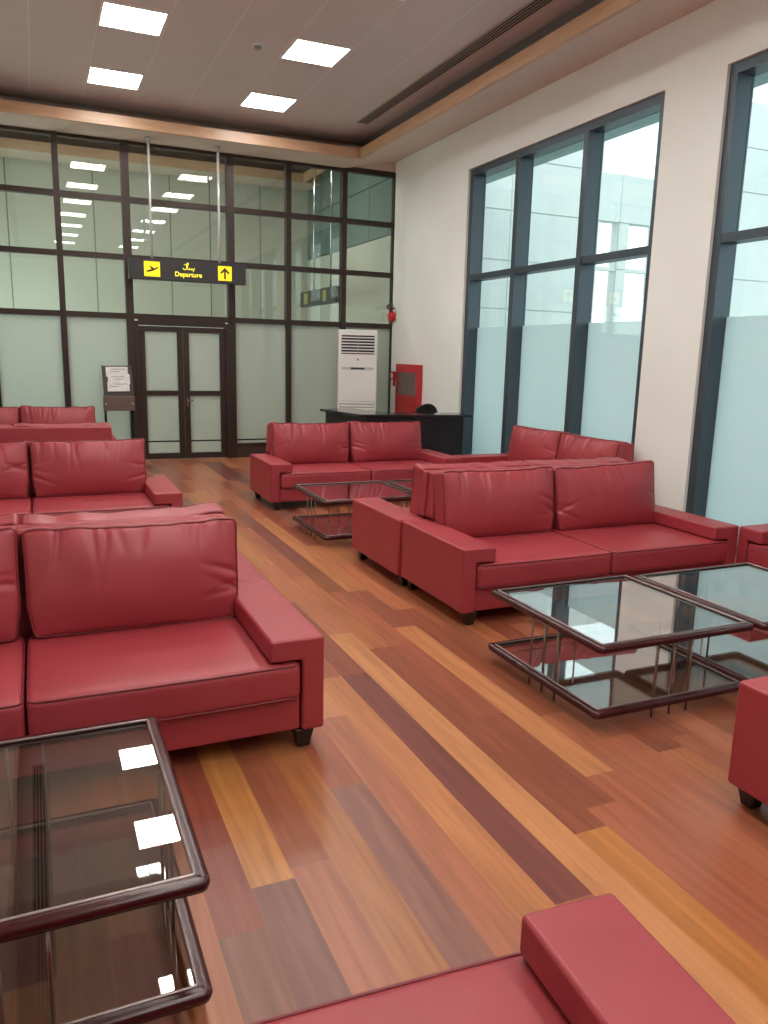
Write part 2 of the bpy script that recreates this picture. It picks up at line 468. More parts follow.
window(1, *WIN[0], 'tall three-bay window with dark frame nearest the black desk')
window(2, *WIN[1], 'tall dark framed window beside the corner of the red sofas')
window(3, *WIN[2], 'tall dark framed window behind the viewer, unseen and added for daylight')  # unseen opening, added to let daylight onto the near floor

# ------------------------------------------------------------------ glass partition at the far end
MX = [-1.42, -0.50, 0.43, 1.363, 2.90, 3.83, 4.776, 5.70]
ZT = [2.185, 3.03, 3.84, 4.635]
wf = sroot('wall_far', 'glazed partition wall in dark bronze frames at the far end', 'wall', (0, GY, 0))
def far_wall():
    mw = 0.055
    for i, x in enumerate(MX):
        w = 0.085 if i in (0, 7) else mw
        obj('mullion', bbox(x - w, x + w, -0.05, 0.07, 0.0, ZT[3] + 0.03) if i in (3, 4) else bbox(x - mw * .75, x + mw * .75, -0.05, 0.07, 0.0, ZT[3] + 0.03), M_bronze, wf)
    for i in range(7):
        a, b = MX[i] + (mw if i in (3, 4) else mw * .75), MX[i + 1] - (mw if i + 1 in (3, 4) else mw * .75)
        for j, z in enumerate(ZT):
            obj('transom', bbox(a, b, -0.035, 0.06, z - 0.04, z + 0.04), M_bronze, wf)
        for j in range(3):
            obj('clear_pane', bbox(a, b, 0.02, 0.028, ZT[j] + 0.04, ZT[j + 1] - 0.04), M_pglass, wf)
        if i != 3:
            obj('bottom_rail', bbox(a, b, -0.035, 0.06, 0.17, 0.23), M_bronze, wf)
            obj('kick_panel', bbox(a, b, -0.03, 0.05, 0.0, 0.17), M_kick, wf)
            p = obj('frosted_pane', bbox(a, b, 0.02, 0.028, 0.23, ZT[0] - 0.04), M_frostp, wf)
            p['label'] = 'frosted lower glass'
    h = bmesh.new(); box(h, LX, WX, -0.03, 0.1, ZT[3] + 0.03, 5.2)
    obj('header', h, M_soffit, wf)
far_wall()
dr = sroot('door_1', 'dark framed double glass door under the departure sign', 'door', (0, GY, 0))
def door():
    a, b = 1.418, 2.845; m = (a + b) / 2
    fr = bmesh.new()
    box(fr, a, a + 0.055, -0.06, 0.06, 0, 2.12); box(fr, b - 0.055, b, -0.06, 0.06, 0, 2.12); box(fr, a + 0.055, b - 0.055, -0.06, 0.06, 2.06, 2.145)
    obj('door_frame', fr, M_bronze, dr)
    for s in (0, 1):
        x0, x1 = (a + 0.06, m - 0.004) if s == 0 else (m + 0.004, b - 0.06)
        st = 0.085
        lf = bmesh.new()
        box(lf, x0, x0 + st, -0.03, 0.03, 0.01, 2.05); box(lf, x1 - st, x1, -0.03, 0.03, 0.01, 2.05)
        for z0, z1 in ((0.01, 0.10), (1.0, 1.075), (1.97, 2.05)): box(lf, x0 + st, x1 - st, -0.03, 0.03, z0, z1)
        o = obj('door_leaf', lf, M_bronze, dr)
        obj('pane', bbox(x0 + st, x1 - st, -0.004, 0.004, 1.075, 1.97), M_frostp, o)
        obj('pane', bbox(x0 + st, x1 - st, -0.004, 0.004, 0.10, 1.0), M_frostp, o)
        if s == 1:
            hb = bmesh.new(); cyl(hb, (x0 + 0.042, -0.03, 0.93), (x0 + 0.042, -0.09, 0.93), 0.018); box(hb, x0 + 0.03, x0 + 0.055, -0.035, -0.03, 0.83, 0.98)
            box(hb, x0 + 0.035, x0 + 0.13, -0.095, -0.08, 0.92, 0.94)
            h = obj('handle', hb, M_chrome, o); h['label'] = 'chrome lever handle with lock plate'
door()

# room beyond the partition, seen through the clear panes
M_bwall = mat('pale_green_wall', (196, 198, 186), 0.7)
def bwall_nodes(m):
    b = m.node_tree.nodes['Principled BSDF']
    g = N(m, 'ShaderNodeTexCoord'); s = N(m, 'ShaderNodeSeparateXYZ'); L(m, g.outputs['Object'], s.inputs[0])
    tot = None
    for x in (1.25, 2.72, 3.53, -0.3, 4.6):
        d = N(m, 'ShaderNodeMath', operation='SUBTRACT'); L(m, s.outputs['X'], d.inputs[0]); d.inputs[1].default_value = x
        a = N(m, 'ShaderNodeMath', operation='ABSOLUTE'); L(m, d.outputs[0], a.inputs[0])
        c = N(m, 'ShaderNodeMath', operation='LESS_THAN'); L(m, a.outputs[0], c.inputs[0]); c.inputs[1].default_value = 0.012
        if tot is None: tot = c.outputs[0]
        else:
            q = N(m, 'ShaderNodeMath', operation='MAXIMUM'); L(m, tot, q.inputs[0]); L(m, c.outputs[0], q.inputs[1]); tot = q.outputs[0]
    mi = N(m, 'ShaderNodeMix', data_type='RGBA'); L(m, tot, mi.inputs[0]); mi.inputs[6].default_value = lin((198, 199, 187)); mi.inputs[7].default_value = lin((120, 126, 116))
    L(m, mi.outputs[2], b.inputs['Base Color'])
bwall_nodes(M_bwall)
M_teal = noisy(mat('teal_wall_panels', (104, 128, 124), 0.35), (98, 122, 118), (110, 134, 130), 1.0)
struct(obj('wall_beyond', bbox(LX, WX + 0.2, 17.2, 17.4, 0, 5.6), M_bwall), 'pale green wall of the next hall seen through the glass', 'wall')
def beyond_side():
    bm = bmesh.new(); box(bm, WX, WX + 0.2, GY + 0.1, 17.2, 0, 3.70); return bm
struct(obj('wall_beyond_side', beyond_side(), M_bwall), 'cream lower side wall of the next hall', 'wall')
def beyond_side2():
    bm = bmesh.new()
    ys = [GY + 0.1, 13.7, 15.2, 16.3, 17.2]
    for a, b in zip(ys, ys[1:]):
        box(bm, WX, WX + 0.2, a + 0.008, b - 0.008, 3.72, 4.62); box(bm, WX, WX + 0.2, a + 0.008, b - 0.008, 4.64, 5.6)
    box(bm, WX + 0.05, WX + 0.21, GY + 0.1, 17.2, 3.70, 5.6)
    return bm
struct(obj('wall_beyond_upper', beyond_side2(), M_teal), 'teal upper wall panels of the next hall', 'wall')
struct(obj('ceiling_beyond', bbox(LX, WX + 0.2, GY + 0.1, 17.4, 5.5, 5.6), M_ceil), 'ceiling of the next hall', 'ceiling')
bm_ = bmesh.new(); box(bm_, LX, WX, 16.4, 16.46, 5.16, 5.33); box(bm_, 5.3, 5.36, GY + 0.1, 16.4, 5.16, 5.33)
struct(obj('trim_2', bm_, M_lip), 'brown lip edging the ceiling of the next hall', 'trim')
bm_ = bmesh.new(); box(bm_, LX, WX, 16.46, 17.2, 5.16, 5.2)
struct(obj('soffit_beyond', bm_, M_soffit), 'pale soffit of the next hall', 'ceiling')
struct(obj('floor_beyond', bbox(LX, WX, GY + 0.05, 17.3, -0.05, 0.0), noisy(mat('beyond_floor', (170, 160, 146), 0.4), (166, 156, 142), (176, 166, 152), 2.0)), 'pale floor of the next hall', 'floor')
# unseen lights added to brighten the next hall: ceiling panels and a side lamp
for bx in (0.2, 2.1, 4.0):
    t = thing('ceiling_light', 'added unseen light panel of the next hall, column %s from its outer wall' % {0.2: 'first', 2.1: 'second', 4.0: 'third'}[bx], 'ceiling light', (bx, 14.2, 5.5), 0, 'added unseen lights of the next hall')
    obj('diffuser', bbox(-0.3, 0.3, -0.3, 0.3, -0.02, -0.005), M_light, t)
    fb = bmesh.new(); box(fb, -0.33, 0.33, -0.33, -0.3, -0.03, 0); box(fb, -0.33, 0.33, 0.3, 0.33, -0.03, 0); box(fb, -0.33, -0.3, -0.3, 0.3, -0.03, 0); box(fb, 0.3, 0.33, -0.3, 0.3, -0.03, 0)
    obj('frame', fb, M_white, t)
al = bpy.data.lights.new('added_daylight_beyond', 'AREA'); al.energy = 190; al.shape = 'RECTANGLE'; al.size = 3.6; al.size_y = 2.4; al.color = (0.72, 0.96, 1.0)  # area lamp added at the solid side wall, tints the frosted panes bluish
ao = bpy.data.objects.new('added_daylight_beyond', al); COL.objects.link(ao); ao.location = (LX + 0.1, 15.0, 1.5); ao.rotation_euler = (0, -PI / 2, 0)

# ------------------------------------------------------------------ outside the right windows
M_ext = noisy(mat('exterior_render', (216, 218, 216), 0.7), (212, 214, 212), (220, 222, 220), 0.7)
def ext_wall():
    bm = bmesh.new(); Y0, Y1 = 16.0, 16.3
    zs = [0, 1.75, 2.83, 3.91, 5.0, 6.1, 7.18, 8.26]
    xs = [5.95, 7.6, 10.1, 12.6, 13.2, 13.5, 14.35, 16.6, 19.0, 22.0]
    op = {(12.6, 13.2), (13.5, 14.35)}
    for a, b in zip(xs, xs[1:]):
        top = 6.1 if 12 < a < 16 else 8.26
        for c, d in zip(zs, zs[1:]):
            if ((a, b) in op and c < 4.9) or d > top + 0.01: continue
            box(bm, a + (0.014 if (a, b) not in op else 0), b, Y0, Y1, c, d - 0.028)
            if (a, b) not in op: box(bm, a, b, Y0 + 0.04, Y1 - 0.02, c, d)
    for a, b in op: box(bm, a, b, Y0 + 0.05, Y1 - 0.1, 3.86, 3.94)
    return bm
struct(obj('wall_outside', ext_wall(), M_ext), 'pale panelled outside wall seen through the windows', 'wall')
struct(obj('ground_outside', bbox(5.92, 40, -15, 45, -0.3, -0.12), noisy(mat('outdoor_paving', (170, 178, 176), 0.8), (164, 172, 170), (176, 184, 182), 1.0)), 'pale paving outside the windows', 'ground')
struct(obj('canopy_outside', bbox(5.93, 8.98, -10, 16.0, 5.3, 5.55), noisy(mat('canopy_soffit', (150, 168, 166), 0.7), (146, 164, 162), (156, 174, 172), 0.8)), 'grey canopy soffit outside the windows', 'roof')

# ------------------------------------------------------------------ sofas
W2, DEP = 1.18, 0.93
_cache = {}
def leather_cushion(w, h, d, seed):
    rnd = random.Random(seed)
    cr = [(rnd.uniform(-0.85, 0.85) * w / 2, rnd.uniform(0.008, 0.02), rnd.uniform(0.12, 0.34), rnd.uniform(0.006, 0.014), rnd.uniform(-0.3, 0.3)) for _ in range(12)]
    cr2 = [(rnd.choice((-1, 1)) * w / 2, rnd.uniform(-0.2, 0.15) * h, rnd.uniform(0.006, 0.014), rnd.uniform(-0.5, 0.5)) for _ in range(6)]
    ph = rnd.uniform(0, 50); lean = rnd.uniform(-0.012, 0.012); sag = rnd.uniform(0.008, 0.02)
    def disp(p):
        u = max(-1, min(1, p.x / (w / 2))); v = max(-1, min(1, p.z / (h / 2)))
        b = (max(0, 1 - abs(u) ** 2.6) ** 0.8) * (max(0, 1 - abs(v) ** 2.4) ** 0.8)
        s = max(-1, min(1, p.y / (d / 2 - 0.01)))
        x, y, z = p
        n = noise.noise(Vector((x * 3.2 + ph, z * 3.2, seed))) * 0.012
        c = 0.0
        for xi, wd, ln, dp, sl in cr:
            t = (h / 2 - z)
            if t < ln: c += dp * math.exp(-((x - xi - sl * t) / wd) ** 2) * (1 - t / ln) * min(1, t / 0.03 + 0.15)
        for xs, zi, dp, sl in cr2:
            t = abs(x - xs)
            if t < 0.22: c += dp * math.exp(-((z - zi - sl * t) / 0.014) ** 2) * (1 - t / 0.22) * min(1, t / 0.03)
        if s < 0:
            y += s * (b * 0.085 + n * b - c * 1.15)
        else:
            y += s * (b * 0.02)
        z += -sag * (1 - u * u) * (0.5 + 0.5 * v) + lean * u * (0.5 + 0.5 * v)
        z += 0.011 * noise.noise(Vector((x * 8 + ph, 0, 3))) * (0.5 + 0.5 * v)
        x *= 1 - 0.016 * (1 - v * v)
        t = max(0.0, min(1.0, (p.z + h / 2) / 0.17)); x *= 0.945 + 0.055 * t * t * (3 - 2 * t)
        return Vector((x, y, z))
    bm = rbox(w, d, h, 0.028, 74, 5, 44, disp)
    r = 0.028
    pts = [disp(Vector((a, -d / 2 + r * 0.25, b))) for a, b in loop_rect(w - 2 * r * 0.24, h - 2 * r * 0.24, 0.03)]
    pb = [disp(Vector((a, d / 2 - r * 0.25, b))) for a, b in loop_rect(w - 2 * r * 0.24, h - 2 * r * 0.24, 0.03)]
    pm = bmesh.new(); tube(pm, pts, 0.0055, 6, True); tube(pm, pb, 0.0055, 6, True)
    return bm, pm

def seat_bm(w, d, h, seed):
    rnd = random.Random(seed); ph = rnd.uniform(0, 40)
    def disp(p):
        u = p.x / (w / 2); v = p.y / (d / 2)
        b = max(0, 1 - u * u) ** 0.5 * max(0, 1 - v * v) ** 0.5
        s = p.z / (h / 2)
        z = p.z + (0.012 * b + 0.004 * noise.noise(Vector((p.x * 4 + ph, p.y * 4, 0))) * b) * max(0, s)
        y = p.y
        if v < -0.9: y -= 0.012 * max(0, 1 - u * u) ** 0.5
        return Vector((p.x, y, z))
    r = 0.03
    bm = rbox(w, d, h, r, 24, 20, 4, disp)
    pm = bmesh.new()
    for zz in (h / 2 - r * 0.25, -h / 2 + r * 0.25):
        pts = [disp(Vector((a, b, zz))) for a, b in loop_rect(w - 2 * r * 0.2, d - 2 * r * 0.2, 0.03)]
        tube(pm, pts, 0.005, 6, True)
    return bm, pm

def sofa_meshes():
    c = _cache
    root = bpy.data.objects.new('proto_tmp', None)
    c['arm'] = prism([(1.08, 0.09), (1.18, 0.09), (1.18, 0.515), (0.94, 0.515), (0.94, 0.416), (1.08, 0.416)], 0, DEP, 'y', 0.014, 3)
    c['armL'] = prism([(-1.08, 0.09), (-1.18, 0.09), (-1.18, 0.515), (-0.94, 0.515), (-0.94, 0.416), (-1.08, 0.416)], 0, DEP, 'y', 0.014, 3)
    c['base'] = bbox(-1.075, 1.075, 0.018, DEP - 0.002, 0.092, 0.243, 0.01)
    fb = bmesh.new()
    prof = [(-0.935, 0.25), (0.935, 0.25), (0.935, 0.522), (0.975, 0.522), (0.99, 0.54), (0.968, 0.87), (-0.968, 0.87), (-0.99, 0.54), (-0.975, 0.522), (-0.935, 0.522)]
    A = [fb.verts.new((x, 0.80 + (z - 0.25) * 0.085, z)) for x, z in prof]; B = [fb.verts.new((x, DEP - 0.002, z)) for x, z in prof]
    fb.faces.new(A); fb.faces.new(B[::-1])
    for i in range(len(prof)): fb.faces.new((A[i], A[(i + 1) % len(prof)], B[(i + 1) % len(prof)], B[i]))
    bmesh.ops.recalc_face_normals(fb, faces=fb.faces)
    bmesh.ops.bevel(fb, geom=fb.edges[:], offset=0.016, segments=3, affect='EDGES', profile=0.5)
    c['frame'] = fb
    for k in c: 
        me = bpy.data.meshes.new(k); bmesh.ops.recalc_face_normals(c[k], faces=c[k].faces); c[k].to_mesh(me); c[k].free(); me.materials.append(M_leather); c[k] = me
        for p in me.polygons: p.use_smooth = True
    bpy.data.objects.remove(root)
    for i in range(6):
        b, p = leather_cushion(0.972, 0.50, 0.15, 11 + i)
        c['cush%d' % i] = (b, p)
    for i in range(2):
        c['seat%d' % i] = seat_bm(1.070, 0.80, 0.160, 3 + i)
    for k in list(c):
        if isinstance(c[k], tuple):
            out = []
            for b, m in zip(c[k], (M_leather, M_piping)):
                me = bpy.data.meshes.new(k); bmesh.ops.recalc_face_normals(b, faces=b.faces); b.to_mesh(me); b.free(); me.materials.append(m)
                for p in me.polygons: p.use_smooth = True
                out.append(me)
            c[k] = out
    b = frustum(0.052, 0.085, 0, 0.091)
    me = bpy.data.meshes.new('leg'); bmesh.ops.recalc_face_normals(b, faces=b.faces); b.to_mesh(me); b.free(); me.materials.append(M_leg); c['leg'] = me
sofa_meshes()

def child(name, me, parent, loc=(0, 0, 0), rot=(0, 0, 0)):
    o = bpy.data.objects.new(name, me); COL.objects.link(o); o.parent = parent; o.location = loc; o.rotation_euler = rot
    if name in ('arm', 'back_frame', 'base'):
        wn = o.modifiers.new('weighted_normal', 'WEIGHTED_NORMAL'); wn.keep_sharp = False
    return o

def sofa(cx, cy, rz, label, v=0):
    t = thing('leather_sofa', label, 'sofa', (cx, cy, 0), rz, 'red leather lounge sofas')
    o = (0, -DEP / 2, 0)
    child('base', _cache['base'], t, o)
    child('arm', _cache['arm'], t, o); child('arm', _cache['armL'], t, o)
    child('back_frame', _cache['frame'], t, o)
    rnd = random.Random(v + 100)
    for i, s in enumerate((-1, 1)):
        a, b = _cache['seat%d' % ((i + v) % 2)]
        sc = child('seat_cushion', a, t, (s * 0.5385, -DEP / 2 + 0.392, 0.325)); child('piping', b, sc)
        a, b = _cache['cush%d' % ((i * 3 + v) % 6)]
        cu = child('back_cushion', a, t, (s * 0.490, -DEP / 2 + 0.765, 0.646), (math.radians(-9 + rnd.uniform(-1.5, 1.0)), math.radians(rnd.uniform(-0.8, 0.8)), math.radians(rnd.uniform(-1, 1))))
        child('piping', b, cu)
    for sx in (-1, 1):
        for yy in (0.055, 0.875):
            child('leg', _cache['leg'], t, (sx * 1.095, -DEP / 2 + yy, 0))
    return t
H = DEP / 2
sofa(-0.105, 3.0 + H, 0, 'red leather sofa facing the glass table at the left edge', 0)
sofa(-0.105, 3.935 + H, PI, 'red sofa standing back to back behind the near left sofa, mostly hidden', 1)
sofa(-0.085, 6.67 + H, 0, 'red sofa on the left whose cushions rise behind the near left pair', 2)
sofa(-0.24, 8.95 + H, PI, 'red sofa on the left showing its plain flat back frame', 3)
sofa(-0.22, 11.10 + H, 0, 'farthest red sofa on the left, in front of the frosted glass', 4)
_rz = PI - math.radians(3.6)
_c = Vector((1.14, 1.225)) - Vector((-W2 * math.cos(_rz) + H * math.sin(_rz), -W2 * math.sin(_rz) - H * math.cos(_rz)))
sofa(_c.x, _c.y, _rz, 'red sofa cut off by the bottom edge, only seat and arm showing', 5)
sofa(3.572, 2.005 - H, PI, 'red sofa cut off at the right edge, showing one arm end and leg', 1)
sofa(3.58, 4.135 + H, 0, 'red two-cushion sofa behind the pair of large glass tables', 3)
sofa(3.56, 5.07 + H, PI, 'red sofa back to back behind the middle sofa, cushion tops showing', 2)
sofa(3.455, 8.125 + H, 0, 'red sofa in front of the black reception desk', 4)
sofa(4.655 + H, 7.235, -PI / 2, 'red sofa set sideways with its back to the first window', 5)
_w = sofa(4.742 + H, 3.080, -PI / 2, 'red sofa along the window wall, only an arm corner visible past the middle sofa', 0)
_w.scale = (0.89, 1, 1)

# ------------------------------------------------------------------ glass coffee tables
def table(cx, cy, label):
    S = 0.975
    t = thing('glass_coffee_table', label, 'coffee table', (cx, cy, 0), 0, 'square two-tier glass coffee tables')
    for nm, z in (('top', 0.403), ('shelf', 0.082)):
        def ring(w, zz, r): return [(a, b, zz) for a, b in loop_rect(w, w, r)]
        # bullnose rim: swept profile
        prof = [(0.0, -0.019), (0.012, -0.015), (0.017, 0.0), (0.012, 0.014), (0.0, 0.018), (-0.016, 0.018), (-0.016, -0.019)]
        base = []
        R = 0.014
        for k, (sx, sy, a0) in enumerate(((1, 1, 0), (-1, 1, 90), (-1, -1, 180), (1, -1, 270))):
            for j in range(7):
                a = math.radians(a0 + 15 * j)
                base.append((sx * (S / 2 - 0.017 - R), sy * (S / 2 - 0.017 - R), math.cos(a), math.sin(a)))
        bm = bmesh.new(); rows = []
        for bx, by, ca, sa in base:
            rows.append([bm.verts.new((bx + (R + po) * ca, by + (R + po) * sa, z + pz)) for po, pz in prof])
        n = len(rows)
        for i in range(n):
            A, B = rows[i], rows[(i + 1) % n]
            for k in range(len(prof)): bm.faces.new((A[k], A[(k + 1) % len(prof)], B[(k + 1) % len(prof)], B[k]))
        rim = obj(nm + '_rim', bm, M_rim, t, True)
        bd = bmesh.new(); inner = S / 2 - 0.017 - 0.016
        pts = []
        for sx, sy, a0 in ((1, 1, 0), (-1, 1, 90), (-1, -1, 180), (1, -1, 270)):
            for j in range(5):
                a = math.radians(a0 + 22.5 * j); q = 0.012
                pts.append((sx * (inner - q) + (q - 0.004) * math.cos(a), sy * (inner - q) + (q - 0.004) * math.sin(a), z + 0.0165))
        tube(bd, pts, 0.0055, 6, True)
        obj('metal_beading', bd, M_bead, rim, True)
        g = obj(nm + '_glass', bbox(-inner + 0.001, inner - 0.001, -inner + 0.001, inner - 0.001, z + 0.004, z + 0.010), M_tglass, t)
    e = S / 2 - 0.045
    for sx, sy in ((1, 0), (-1, 0), (0, 1), (0, -1)):
        for d in (-0.11, 0, 0.11):
            x = sx * e + (d if sx == 0 else 0); y = sy * e + (d if sy == 0 else 0)
            bm = bmesh.new(); cyl(bm, (x, y, 0), (x, y, 0.40), 0.0056, seg=10)
            obj('leg', bm, M_rod, t, True)
    return t
table(-0.158, 2.21, 'square two-tier glass table at the left edge in front of a red sofa')
table(2.765, 3.14, 'square glass table between the open floor and its twin, before the middle sofa')
table(3.757, 3.11, 'square glass table by the window side, cut off at the right edge')
table(2.76, 6.88, 'far square glass table before the sofa by the desk, beside the open floor')
table(3.752, 6.88, 'far square glass table half hidden behind the middle back-to-back sofas')

# ------------------------------------------------------------------ ceiling fittings
rowY = [10.99 - 1.95 * k for k in range(8)]
rown = ['first', 'second', 'third', 'fourth', 'fifth', 'sixth', 'seventh', 'eighth']
for x, side in ((1.115, 'window-opposite'), (3.06, 'window-side')):
    for k, y in enumerate(rowY):
        t = thing('ceiling_light', 'square white ceiling light, %s row from the glass wall, %s column' % (rown[k], side), 'ceiling light', (x, y, ZC), 0, 'square ceiling lights')
        fb = bmesh.new(); s = 0.315
        box(fb, -s, s, -s, -s + 0.02, -0.018, 0); box(fb, -s, s, s - 0.02, s, -0.018, 0)
        box(fb, -s, -s + 0.02, -s + 0.02, s - 0.02, -0.018, 0); box(fb, s - 0.02, s, -s + 0.02, s - 0.02, -0.018, 0)
        obj('frame', fb, M_white, t)
        obj('diffuser', bbox(-s + 0.02, s - 0.02, -s + 0.02, s - 0.02, -0.006, -0.001), M_light, t)
        for q in (-0.148, 0, 0.148):
            obj('louver_blade', bbox(q - 0.005, q + 0.005, -s + 0.02, s - 0.02, -0.022, -0.008), M_white, t)
for x, lb in ((4.53, 'long dark slotted air vent in the ceiling on the window side'), (-0.27, 'long slotted air vent in the ceiling on the side away from the windows')):
    t = thing('air_vent', lb, 'air vent', (x, 0, ZC), 0, 'ceiling slot vents')
    y0, y1 = -4.5, 11.28
    obj('frame', bbox(-0.085, 0.085, y0, y1, -0.012, 0.0), mat('vent_frame', (166, 152, 146), 0.4), t)
    for q in (-0.057, -0.019, 0.019, 0.057):
        obj('slot', bbox(q - 0.011, q + 0.011, y0 + 0.03, y1 - 0.03, -0.0145, -0.0122), mat('vent_slot', (52, 48, 48), 0.6), t)
t = thing('smoke_detector', 'small white smoke detector on the ceiling between the lights', 'smoke detector', (2.43, 9.13, ZC))
bm = bmesh.new(); cyl(bm, (0, 0, 0), (0, 0, -0.02), 0.06, 0.06, 24); obj('mount', bm, M_white, t)
bm = bmesh.new(); cyl(bm, (0, 0, -0.02), (0, 0, -0.05), 0.045, 0.03, 24); obj('sensor_head', bm, M_grey, t)

# ------------------------------------------------------------------ departure sign
SY = 12.22
t = thing('hanging_sign', 'dark hanging departure sign with yellow symbols above the double door', 'sign', (2.185, SY, 2.70))
def sign():
    obj('panel', bbox(-0.855, 0.855, 0.0, 0.12, 0, 0.30, 0.006, 1), M_sign, t)
    for x in (-0.52, 0.47):
        bm = bmesh.new(); cyl(bm, (x, 0.06, 0.30), (x, 0.06, 4.648 - 2.70), 0.019, seg=14)
        p = obj('pole', bm, M_pole, t, True)
        bm = bmesh.new(); cyl(bm, (x, 0.06, 4.652 - 2.70), (x, 0.06, 4.63 - 2.70), 0.045, seg=18); obj('flange', bm, M_chrome, p)
    pl = obj('departure_symbol', bbox(-0.645, -0.42, -0.006, 0.0, 0.045, 0.255), M_yellow, t)
    def at(cx, cz, s, poly): return [(cx + x * s, cz + z * s) for x, z in poly]
    plane = [(-0.48, -0.10), (-0.40, -0.13), (-0.28, -0.06), (-0.05, 0.0), (-0.22, 0.26), (-0.14, 0.28), (0.16, 0.08), (0.34, 0.16), (0.46, 0.24), (0.50, 0.20), (0.44, 0.10), (0.28, 0.0), (0.16, -0.06), (0.02, -0.13), (-0.18, -0.19), (-0.36, -0.22), (-0.44, -0.18)]
    obj('aeroplane_mark', prism(at(-0.533, 0.145, 0.185, [(x, z) for x, z in plane]), -0.009, -0.006, 'y'), M_black, pl)
    ar = obj('arrow_symbol', bbox(0.43, 0.635, -0.006, 0.0, 0.045, 0.255), M_yellow, t)
    arrow = [(-0.07, -0.42), (0.07, -0.42), (0.07, 0.14), (0.26, -0.05), (0.36, 0.05), (0, 0.42), (-0.36, 0.05), (-0.26, -0.05), (-0.07, 0.14)]
    obj('arrow_mark', prism(at(0.5325, 0.15, 0.2, arrow), -0.009, -0.006, 'y'), M_black, ar)
    cu = bpy.data.curves.new('lettering', 'FONT'); cu.body = 'Departure'; cu.size = 0.094; cu.align_x = 'CENTER'; cu.extrude = 0.002; cu.offset = 0.0012
    o = bpy.data.objects.new('lettering', cu); COL.objects.link(o); o.parent = t; o.location = (-0.01, -0.003, 0.07); o.rotation_euler = (PI / 2, 0, 0)
    cu.materials.append(M_signtext)
    me = bpy.data.meshes.new_from_object(o.evaluated_get(bpy.context.evaluated_depsgraph_get()))
    o2 = bpy.data.objects.new('lettering', me); COL.objects.link(o2); o2.parent = t; o2.location = o.location; o2.rotation_euler = o.rotation_euler
    bpy.data.objects.remove(o); o2.name = 'lettering'
    bm = bmesh.new()
    for pts in ([(-0.07, 0.19), (-0.045, 0.165), (-0.02, 0.18), (0.0, 0.225), (0.012, 0.262), (-0.004, 0.266), (-0.018, 0.225), (-0.008, 0.18), (0.016, 0.172)],
                [(0.022, 0.20), (0.03, 0.172), (0.05, 0.17), (0.06, 0.196), (0.068, 0.172), (0.09, 0.172), (0.098, 0.196)],
                [(-0.052, 0.238), (-0.03, 0.246)], [(0.076, 0.15), (0.09, 0.152)]):
        tube(bm, [(x - 0.02, -0.004, z) for x, z in pts], 0.006, 6)
    obj('script_lettering', bm, M_signtext, t)
sign()
# twin sign hanging in the next hall
t2 = thing('hanging_sign', 'dark sign seen through the glass, hanging edge-on in the next hall', 'sign', (4.9, 14.15, 2.58))
obj('panel', bbox(-0.06, 0.06, -0.98, 0.98, 0, 0.28, 0.006, 1), mat('grey_sign_panel', (74, 76, 74), 0.45), t2)
for y in (-0.6, 0.33):
    bm = bmesh.new(); cyl(bm, (0, y, 0.28), (0, y, 2.92), 0.019, seg=12); obj('pole', bm, M_chrome, t2, True)
o = obj('departure_symbol', bbox(-0.066, -0.06, 0.50, 0.74, 0.045, 0.235), M_dimyellow, t2)
o = obj('arrow_symbol', bbox(-0.066, -0.06, -0.54, -0.34, 0.045, 0.235), M_dimyellow, t2)

# ------------------------------------------------------------------ air conditioner
t = thing('air_conditioner', 'tall white floor-standing air conditioner behind the black desk', 'air conditioner', (4.83, 12.06, 0), math.radians(-19))
def aircon():
    w = 0.315; top = 2.09; f = -0.18
    obj('body', bbox(-w, w, f, 0.18, 0.03, top, 0.02, 3), M_white, t)
    obj('plinth', bbox(-w + 0.02, w - 0.02, f + 0.02, 0.17, 0.0, 0.03), M_grey, t)
    g = obj('outlet_grille', bbox(-0.265, 0.265, f - 0.004, f + 0.004, 1.705, 2.0), M_black, t)
    for k in range(6): obj('slat', bbox(-0.262, 0.262, f - 0.016, f - 0.004, 1.722 + k * 0.047, 1.739 + k * 0.047), M_white, g)
    obj('slat_divider', bbox(-0.006, 0.006, f - 0.017, f - 0.0045, 1.71, 1.995), M_grey, g)
    d = obj('display_strip', bbox(-0.26, 0.26, f - 0.005, f + 0.002, 1.455, 1.50), mat('display_grey', (196, 196, 196), 0.3), t)
    obj('display', bbox(-0.11, 0.11, f - 0.008, f - 0.005, 1.463, 1.493), M_black, d)
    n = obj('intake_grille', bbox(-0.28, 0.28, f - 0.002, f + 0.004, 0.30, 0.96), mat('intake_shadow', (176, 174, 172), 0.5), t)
    for k in range(13): obj('slat', bbox(-0.275, 0.275, f - 0.014, f - 0.002, 0.315 + k * 0.05, 0.345 + k * 0.05, 0.004, 1), M_white, n)
    bm = bmesh.new(); cyl(bm, (0, f - 0.004, 1.62), (0, f + 0.002, 1.62), 0.02, seg=16); obj('badge', bm, M_grey, t)
aircon()

